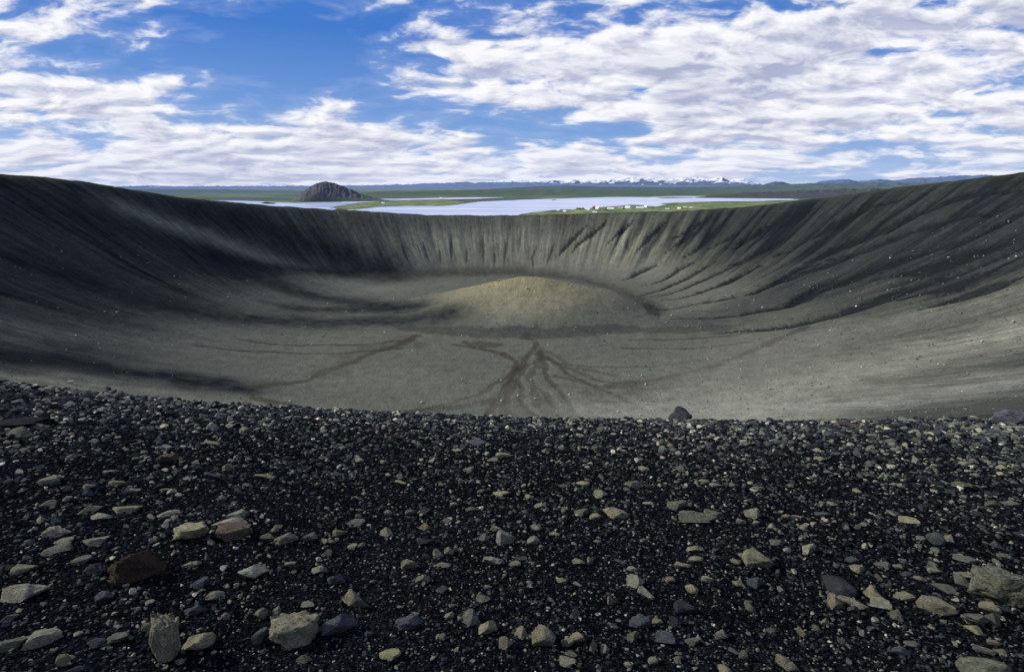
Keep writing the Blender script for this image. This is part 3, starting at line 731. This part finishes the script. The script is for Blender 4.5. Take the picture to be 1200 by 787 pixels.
T_ = '''67,622,28,14,P,u|67,643,28,12,G,f|277,603,22,13,P,a|106,596,22,12,T,a|120,605,20,9,P,a|197,600,22,7,P,f|114,632,22,10,P,f|30,666,22,10,T,a|96,656,18,8,G,a|114,666,25,15,D,u|
123,698,17,14,B,a|197,735,18,12,B,a|236,683,16,15,B,a|252,696,19,11,T,r|229,713,20,12,B,u|87,783,17,8,B,f|173,736,12,12,T,u|115,752,17,11,B,a|139,747,20,12,G,u|10,724,16,8,G,a|
181,619,12,11,B,a|265,722,9,9,P,r|15,752,30,12,G,f|364,628,20,13,G,u|398,624,16,11,T,a|417,611,22,9,G,f|454,623,18,14,P,u|497,597,17,12,T,a|500,634,20,13,D,u|514,648,14,14,P,r|
526,645,12,12,P,r|517,660,20,8,T,f|480,661,20,17,T,u|496,677,17,13,T,a|373,667,22,13,P,u|395,677,20,14,B,u|341,659,14,6,P,f|593,753,17,16,T,a|566,700,19,11,G,a|566,629,16,12,G,a|
581,619,13,8,T,r|518,689,14,11,P,a|526,720,12,9,Y,r|516,745,14,8,G,a|361,707,15,7,P,f|307,720,16,13,T,u|324,716,9,11,P,a|305,746,16,20,B,a|357,771,18,9,O,u|433,742,11,8,B,a|
430,765,12,10,B,a|609,740,20,15,T,a|677,745,18,13,Y,a|665,752,16,12,T,a|665,773,20,10,P,f|669,764,16,8,G,f|695,757,9,16,P,a|709,760,11,11,P,a|741,746,13,16,G,a|770,727,12,7,T,r|
792,728,16,13,D,a|815,642,20,10,Y,a|815,653,17,9,T,r|801,661,20,7,T,f|828,677,14,9,W,r|810,689,15,12,Y,r|681,600,18,15,G,a|697,605,13,9,Y,r|836,602,24,15,G,f|880,601,19,15,P,a|
678,657,15,9,T,a|692,656,9,9,P,a|727,657,16,8,B,f|741,665,12,8,W,r|659,679,13,9,T,a|677,684,11,6,T,a|621,682,9,7,W,r|716,704,9,12,T,a|674,718,14,14,G,a|785,679,12,8,T,r|
882,682,16,14,B,a|865,683,14,8,T,r|811,751,16,10,G,a|821,747,13,11,P,a|844,743,16,13,P,u|878,711,12,10,G,a|736,778,10,8,P,r|765,774,11,9,P,r|793,772,12,9,G,a|849,784,16,12,Y,a|
860,763,12,8,G,a|871,768,10,13,G,a|629,617,14,10,P,r|625,633,15,14,P,a|604,660,13,8,T,r|611,652,15,7,B,f|1159,711,18,13,T,a|1032,708,21,15,P,f|1048,720,15,13,G,a|1003,665,15,11,T,a|
1064,609,20,10,Y,f|1110,630,12,9,T,a|998,655,14,10,B,a|1033,661,17,9,G,a|1130,655,23,8,G,f|1133,671,22,9,T,f|1125,679,14,12,G,a|1098,665,13,7,T,a|1105,688,24,6,G,f|1141,725,21,15,G,u|
1139,736,17,9,Y,f|1161,726,15,14,G,f|1056,763,16,12,B,a|1069,755,15,8,G,f|1155,761,20,8,G,f|1171,763,12,8,T,f|903,737,12,8,G,a|939,742,10,11,T,a|967,729,8,10,P,a|1169,638,14,10,B,a|
1177,652,13,7,G,r|1060,698,20,13,T,a|941,617,12,9,T,a|909,635,16,8,G,r|936,605,16,5,P,f|171,502,15,7,P,f|251,499,16,12,P,u|271,499,12,8,P,a|290,502,20,10,Y,a|245,519,22,4,T,f|
197,523,14,6,P,r|144,526,13,5,P,f|57,563,20,8,T,a|106,570,12,8,P,a|139,566,18,9,T,a|158,573,13,5,Y,f|197,573,15,5,T,f|56,590,15,8,T,r|130,552,14,5,P,f|260,583,11,8,P,r|
268,547,13,12,T,u|210,552,15,9,O,a|48,500,18,8,G,a|392,534,20,12,D,a|421,538,13,7,P,a|354,514,14,8,G,a|311,557,28,9,T,f|470,565,15,8,Y,a|587,578,21,9,Y,a|553,596,16,9,O,a|
532,591,10,8,P,r|484,508,10,4,K,f|462,512,15,9,N,u|511,492,13,4,W,f|536,527,15,5,P,f|577,538,15,6,P,r|605,504,15,6,G,f|882,495,13,9,B,a|772,518,12,7,P,a|795,548,18,10,G,a|
830,521,14,8,B,a|875,519,19,7,G,f|683,566,17,7,Y,r|661,569,15,8,O,r|620,581,12,7,Y,a|825,563,13,7,T,r|839,568,16,8,P,a|754,548,15,8,T,a|638,512,12,7,K,a|974,508,16,9,B,a|
1136,502,14,6,G,a|1121,509,19,7,G,f|1132,542,17,6,P,f|1177,548,18,7,Y,a|1005,575,11,6,Y,r|964,601,17,7,B,f|925,568,10,6,T,a|914,517,16,6,B,f|1164,591,15,10,O,a|1184,590,18,8,G,a|
961,537,14,7,T,a|418,583,12,7,P,r|429,577,13,8,P,a|343,553,7,7,W,r|372,567,7,6,T,r|548,550,14,8,T,a|760,590,14,6,W,r|868,610,12,8,P,r|633,592,14,9,P,a|600,600,11,8,G,a|
700,633,10,5,T,r|650,625,14,6,T,a|560,609,9,7,G,r|383,648,12,10,P,r|390,634,9,6,P,r|413,640,12,9,P,a|424,638,9,8,T,r|382,633,13,6,T,a|311,628,14,6,T,r|322,620,10,8,T,r|
455,600,10,8,P,r|421,597,9,5,Y,r|525,609,13,9,G,r|541,563,9,6,T,r|518,567,9,5,Y,r|480,600,11,8,G,r|207,646,10,7,P,a|192,627,7,6,W,r|220,662,12,7,P,a|244,652,8,12,G,a|
230,660,10,8,P,a|92,742,8,5,W,r|127,729,8,6,P,a|139,733,9,5,P,a|105,713,6,8,T,a|176,705,9,5,P,r|5,664,14,8,G,f|33,653,8,6,P,r|75,633,16,6,P,f|180,632,9,6,P,r|
1010,614,9,6,P,r|1045,602,11,7,P,a|870,650,11,7,P,r|862,657,12,7,T,r|1078,677,12,6,T,r|1095,668,13,7,P,a|1052,664,10,6,P,r|921,604,10,6,T,r|975,590,12,6,T,a|1047,567,9,5,P,r|
934,683,10,6,T,a|900,655,9,7,T,a|1010,740,10,6,B,a|1000,713,12,9,B,a|956,735,9,7,G,a|915,690,8,7,P,r|1165,752,12,6,T,f|1187,700,12,14,B,a|1030,678,9,8,G,a|1062,672,11,7,B,r'''
for row in T_.replace('\n', '').split('|'):
    x_, y_, w_, h_, c_, kd = row.split(',')
    L.append((float(x_), float(y_), float(w_), float(h_), c_, dict(a=a_, r=r_, f=f_, u=u_)[kd], None, None))
# further small stones between them, up to 300 in all
rg = np.random.default_rng(77)
while len(L) < 300:
    x_, y_ = rg.uniform(4, 1196), 497+285*rg.random()**1.3; w_ = rg.uniform(7.5, 12.5)
    if any(abs(x_-q[0]) < (w_+q[2])*.62 and abs(y_-q[1]) < (w_+q[3])*.5 for q in L): continue
    L.append((x_, y_, w_, w_*rg.uniform(.5,.8), rg.choice(list('TPGGGBBO')), rg.choice([a_, r_, u_]), None, None))
marks = [(q[0], q[1], q[7]) for q in L if q[7] and q[7] != 'B']
def where(x_, y_):
    m = sorted(marks, key=lambda q: (q[0]-x_)**2+((q[1]-y_)*1.3)**2)[0]
    dx_, dy_ = x_-m[0], y_-m[1]; a = math.degrees(math.atan2(-dy_, dx_)) % 360
    wd = ['right of', 'above and right of', 'above', 'above and left of', 'left of', 'below and left of', 'below', 'below and right of'][int(((a+22.5) % 360)//45)]
    return wd+' the '+m[2], math.hypot(dx_, dy_)
SW = dict(ang='angular', round='rounded', flat='flat', rough='rough', peak='pointed')
info = []
for q in L:
    if q[6]: info.append((q[6], 0)); continue
    s_ = 'large' if q[2] > 24 else 'medium' if q[2] > 16 else 'small' if q[2] > 11 else 'tiny'
    w_, dd = where(q[0], q[1]); info.append((f"{s_} {SW[q[5]]} {WORD[q[4]]} stone {w_}", dd))
cnt = {}
for i, (lb, dd) in enumerate(info): cnt.setdefault(lb, []).append((dd, i))
final = [lb for lb, _ in info]
for lb, ls in cnt.items():
    if len(ls) > 1:
        ls.sort()
        for j, (_, i) in enumerate(ls): final[i] = (['nearest', 'second nearest', 'third nearest', 'fourth nearest', 'fifth nearest', 'sixth nearest'][min(j,5)] + ' ' + lb)
for q, lb in zip(L, final):
    o = stone(q[0], q[1], q[2], q[3], q[4], q[5], 'boulder' if q[2] > 27 else 'stone')
    if o: o['label'] = lb; o['group'] = 'stones on the black gravel'; o['category'] = 'boulder' if q[2] > 27 else 'stone'
# pale boulders far below
FB = [(494,471),(542,445),(587,446),(622,445),(607,463),(588,469),(627,467),(667,462),(738,440),(752,440),(757,450),(787,369),(807,382),(675,384),(625,383),(592,376),(365,330),(366,403),
      (833,407),(812,426),(750,486),(724,482),(637,352),(585,328),(959,405),(1077,417),(1187,377),(1150,400),(340,470),(83,448),(175,467),(127,455),(290,330),(902,455),(1010,430),(600,350),(618,338),(655,362),(570,368)]
for x_, y_ in FB:
    rad = math.hypot(x_-625, (y_-355)*2.6); w_ = 3.6 if 440 < y_ else 2.8
    big = (x_, y_) in ((83,448),(175,467),(127,455))
    o = stone(x_, y_, 6 if big else w_, 4 if big else w_*.8, 'W' if not (x_, y_) == (127,455) else 'D', a_, 'boulder', .1)
    if not o: continue
    o['category'] = 'boulder'; o['group'] = 'boulders scattered inside the crater'
    o['label'] = ('whitish boulder on the near slope beyond the gravel at the left' if x_ == 83 else 'dark boulder on the near slope beyond the gravel at the left' if x_ == 127 else 'pale boulder lowest on the near slope at the left, just beyond the gravel' if x_ == 175 else
        'tiny pale boulder lying on the side of the central mound' if rad < 100 else 'tiny pale boulder on the bright apron below the right wall' if x_ > 880 else
        'tiny pale boulder on the left wall of the crater' if x_ < 345 and y_ < 440 else 'tiny pale boulder dotting the flat grey crater floor')

# gravel: far too many small stones to count
def scatter(name, n_, rlo, rhi, pxlo, pxhi, powr, sub_, cols, probs, seed, azlim=54, rpow=1., colr_by=None, accept=None, smin=0.):
    rg = np.random.default_rng(seed)
    az_ = np.radians(rg.uniform(-azlim, azlim, n_)); rr_ = rlo*(rhi/rlo)**(rg.random(n_)**rpow)
    x_, y_ = rr_*np.sin(az_), rr_*np.cos(az_)
    if accept is not None:
        k_ = accept(x_, y_, rg); x_, y_, rr_ = x_[k_], y_[k_], rr_[k_]; n_ = len(x_)
    u = rg.random(n_); s_ = (pxlo**-powr + u*(pxhi**-powr-pxlo**-powr))**(-1/powr)
    W = np.maximum(s_/F_PX*rr_*1.08, smin); z_ = height(x_, y_)
    ci = rg.choice(len(cols), n_, p=probs); C = np.array(cols)[ci]*(rg.uniform(.55,1.5,(n_,1)))*(1+.7*sstep(4.5,9,rr_)*(rr_ < 19.5))[:, None]
    var = 24; grp = rg.integers(0, var, n_); VV = []; FF = []; CC = []; off = 0
    for g_ in range(var):
        i_ = np.where(grp == g_)[0]
        if not len(i_): continue
        v_, f_ = shape(['ang','rough','flat','ang'][g_ % 4], seed+g_, sub_)
        if sub_ < 2: v_ = v_*(1+np.random.default_rng(g_).uniform(-.3,.3,(len(v_),1)))
        th = rg.uniform(0, 2*np.pi, len(i_)); sx = W[i_]/2; sy = sx*rg.uniform(.6,1.,len(i_)); sz = sx*rg.uniform(.35,.85,len(i_))
        px_ = v_[None,:,0]*sx[:,None]; py_ = v_[None,:,1]*sy[:,None]; pz_ = v_[None,:,2]*sz[:,None]
        c, s = np.cos(th)[:,None], np.sin(th)[:,None]
        V = np.stack([x_[i_,None]+c*px_-s*py_, y_[i_,None]+s*px_+c*py_, z_[i_,None]+pz_+.35*sz[:,None]], -1)
        VV.append(V.reshape(-1,3)); CC.append(np.repeat(C[i_], len(v_), 0))
        FF.append((f_[None]+(np.arange(len(i_))*len(v_))[:,None,None]).reshape(-1,3)+off); off += len(v_)*len(i_)
    link(name, new_mesh(name, np.concatenate(VV), np.concatenate(FF), m_gravel, np.clip(np.concatenate(CC), .004, .6), smooth=False), kind='stuff')
m_gravel, k, b = material('gravel_stone')
b.inputs['Specular IOR Level'].default_value = 0
nn = k.noise(pos(k), 90., 3, .6)
k.l.new(k.mix(1., attr_col(k), k.mix(k.rng(nn, .3, .7), (.5,.5,.5), (1.4,1.4,1.4)), 'MULTIPLY'), b.inputs['Base Color'])
CLS = [(.0080,.0088,.0105),(.023,.026,.028),(.060,.065,.052),(.14,.132,.095),(.26,.25,.19)]
scatter('gravel', 215000, 1.1, 19, 2.0, 5.0, 2.2, 1, CLS, [.60,.21,.13,.05,.01], 5, rpow=.8, azlim=80)
def clump(x_, y_, rg): return rg.random(len(x_)) < np.clip(.42 + 1.5*fbm(x_/.9, y_/.9, 3, 511) + .6*sstep(3.5, 8, np.hypot(x_, y_)), .05, 1)
scatter('pebbles', 33000, 1.2, 18, 4.4, 10, 2.7, 2, CLS, [.26,.32,.27,.13,.02], 9, rpow=.8, accept=clump, azlim=80)
def acc(x_, y_, rg):
    z_ = height(x_, y_); dz = np.hypot(x_, y_)
    P_ = .25+.75*sstep(20, 160, x_)*sstep(-40,-90,-z_*-1)
    n = fbm(x_/40, y_/40, 3, 401)
    return rg.random(len(x_)) < np.clip(np.where(x_ > 60, .9, .22)+n*.8, 0.03, 1)
CL2 = [(.06,.06,.055),(.13,.13,.115),(.24,.24,.21),(.36,.36,.33)]
scatter('gravel', 36000, 15, 42, 1.8, 4.5, 2.3, 1, CLS, [.3,.32,.25,.11,.02], 25, azlim=75, accept=lambda x_, y_, rg: rg.random(len(x_)) < np.clip(1.15-(np.hypot(x_,y_)-15)/16+.8*fbm(x_/4,y_/4,2,77), 0, 1))
scatter('scree', 16000, 19, 700, 1.1, 2.4, 2.6, 1, CL2, [.35,.35,.24,.06], 15, azlim=50, accept=acc, rpow=.9, smin=.04)
# ------------------------------------------------------------------ sky and sun
SUN_EL, SUN_AZ = 31.0, 12.0     # elevation; degrees ahead of straight left
sd = np.array([-math.cos(R_(SUN_EL))*math.cos(R_(SUN_AZ)), math.cos(R_(SUN_EL))*math.sin(R_(SUN_AZ)), math.sin(R_(SUN_EL))])
ld = bpy.data.lights.new('sun', 'SUN'); ld.energy = 5.0; ld.angle = R_(.5); ld.color = (1., .955, .87)
sun = bpy.data.objects.new('sun', ld); COL.objects.link(sun)
sun.rotation_euler = Vector(sd).to_track_quat('Z', 'Y').to_euler()
sun.location = (-300, 100, 400)
world = bpy.data.worlds.new('World'); SC.world = world; world.use_nodes = True
k = NT(world.node_tree); bg = k.n['Background']
skyn = k.new('ShaderNodeTexSky', sky_type='NISHITA'); skyn.sun_disc = False
skyn.sun_elevation = R_(SUN_EL); skyn.sun_rotation = math.atan2(sd[0], sd[1]); skyn.altitude = 400; skyn.air_density = 1.0; skyn.dust_density = .3; skyn.ozone_density = 2.5
tc = k.new('ShaderNodeTexCoord'); D = tc.outputs['Generated']; s = k.sep(D)
ysafe = k.math('MAXIMUM', s[1], .05)
S = k.math('DIVIDE', s[0], ysafe); E = k.math('DIVIDE', s[2], ysafe)
e1 = k.math('SQRT', k.math('ADD', k.math('MAXIMUM', E, 0.), .035))
cp = k.comb(k.math('MULTIPLY', S, 3.1), k.math('MULTIPLY', e1, 8.5), 0.)
wn = k.noise(cp, 1.6, 3, .5, out='Color')
cpw = k.vec('ADD', cp, k.vec('MULTIPLY', k.vec('SUBTRACT', wn, (.5,.5,.5)), (.45,.3,0.)))
def dens(off):
    v_ = k.vec('ADD', cpw, off)
    a = k.noise(v_, .85, 8, .58); b_ = k.noise(v_, 3.4, 6, .54)
    return k.math('ADD', k.math('MULTIPLY', a, .66), k.math('MULTIPLY', b_, .34))
d0 = dens((3.1, 1.7, 0.)); d1 = dens((3.1-.03, 1.7+.09, 0.))
# coverage: broad banks and holes of the cloud field
def gauss(px, py, wx_, wy_, a):
    d_ = ray(px, py); s0, e0 = d_[0]/d_[1], d_[2]/d_[1]
    x_ = k.math('DIVIDE', k.math('SUBTRACT', Sw, float(s0)), wx_/F_PX); y_ = k.math('DIVIDE', k.math('SUBTRACT', Ew, float(e0)), wy_/F_PX)
    q_ = k.math('ADD', k.math('MULTIPLY', x_, x_), k.math('MULTIPLY', y_, y_))
    return k.math('MULTIPLY', k.math('EXPONENT', k.math('MULTIPLY', q_, -1.)), a)
wv = k.sep(k.noise(k.comb(S, k.math('MULTIPLY', E, 2.5), 0.), 5., 4, .6, out='Color'))
Sw = k.math('ADD', S, k.math('MULTIPLY', k.math('SUBTRACT', wv[0], .5), .16)); Ew = k.math('ADD', E, k.math('MULTIPLY', k.math('SUBTRACT', wv[1], .5), .06))
BL = [(600,206,700,13,.16),(560,178,160,20,.16),(150,170,200,24,.12),(380,40,170,62,-.34),(300,130,70,26,-.12),(40,60,90,14,-.08),(480,120,60,26,-.10),(600,0,60,18,-.12),(330,95,120,35,-.12),
      (60,110,150,34,.20),(190,105,70,12,.15),(20,35,50,9,.15),(370,125,70,14,.14),(440,160,90,22,.14),(130,190,260,30,.16),(520,190,200,24,.14),
      (500,55,70,13,.20),(560,95,90,14,.18),(520,105,60,9,.12),(760,50,240,60,.20),(1000,110,260,70,.20),(1150,40,120,40,.14),(230,5,60,6,.12),
      (1045,66,36,11,-.30),(650,95,70,10,-.20),(700,155,80,12,-.24),(745,105,30,10,-.2),(900,203,110,10,-.34),(1000,5,140,7,-.22),(620,130,60,7,-.1),(740,20,20,8,-.2),(560,150,40,12,-.12),(1090,195,100,8,-.1)]
cov = None
for bl in BL:
    gg = gauss(*bl); cov = gg if cov is None else k.math('ADD', cov, gg)
tot = k.math('ADD', d0, k.math('MULTIPLY', cov, .5))
cl = k.rng(tot, .455, .585, smooth=True)
thin = k.rng(tot, .40, .53); 
cl = k.math('MAXIMUM', cl, k.math('MULTIPLY', thin, .16))
lit = k.math('ADD', k.rng(k.math('SUBTRACT', d0, d1), -.07, .06), k.math('MULTIPLY', k.rng(tot, .54, .74), -.62))
lit = k.math('ADD', lit, .27, clamp=True)
ccol = k.mix(lit, (4.9,5.4,7.5), (11.4,11.4,11.9))
grad = k.mix(k.rng(s[2], 0., .22, smooth=False), (3.2,5.4,9.6), (.5,2.2,7.4))
grad = k.mix(.12, grad, skyn.outputs[0])
skc = k.mix(cl, grad, ccol)
hzf = k.rng(s[2], 0., .07, .35, 0.)
skc = k.mix(hzf, skc, (6.6,7.4,10.0))
k.l.new(skc, bg.inputs['Color']); bg.inputs['Strength'].default_value = .085
world.cycles.sampling_method = 'MANUAL'; world.cycles.sample_map_resolution = 1024

SC.view_settings.view_transform = 'Standard'; SC.view_settings.look = 'None'; SC.view_settings.exposure = 0; SC.view_settings.gamma = 1
SC.render.engine = 'CYCLES'; SC.cycles.max_bounces = 4; SC.cycles.diffuse_bounces = 2
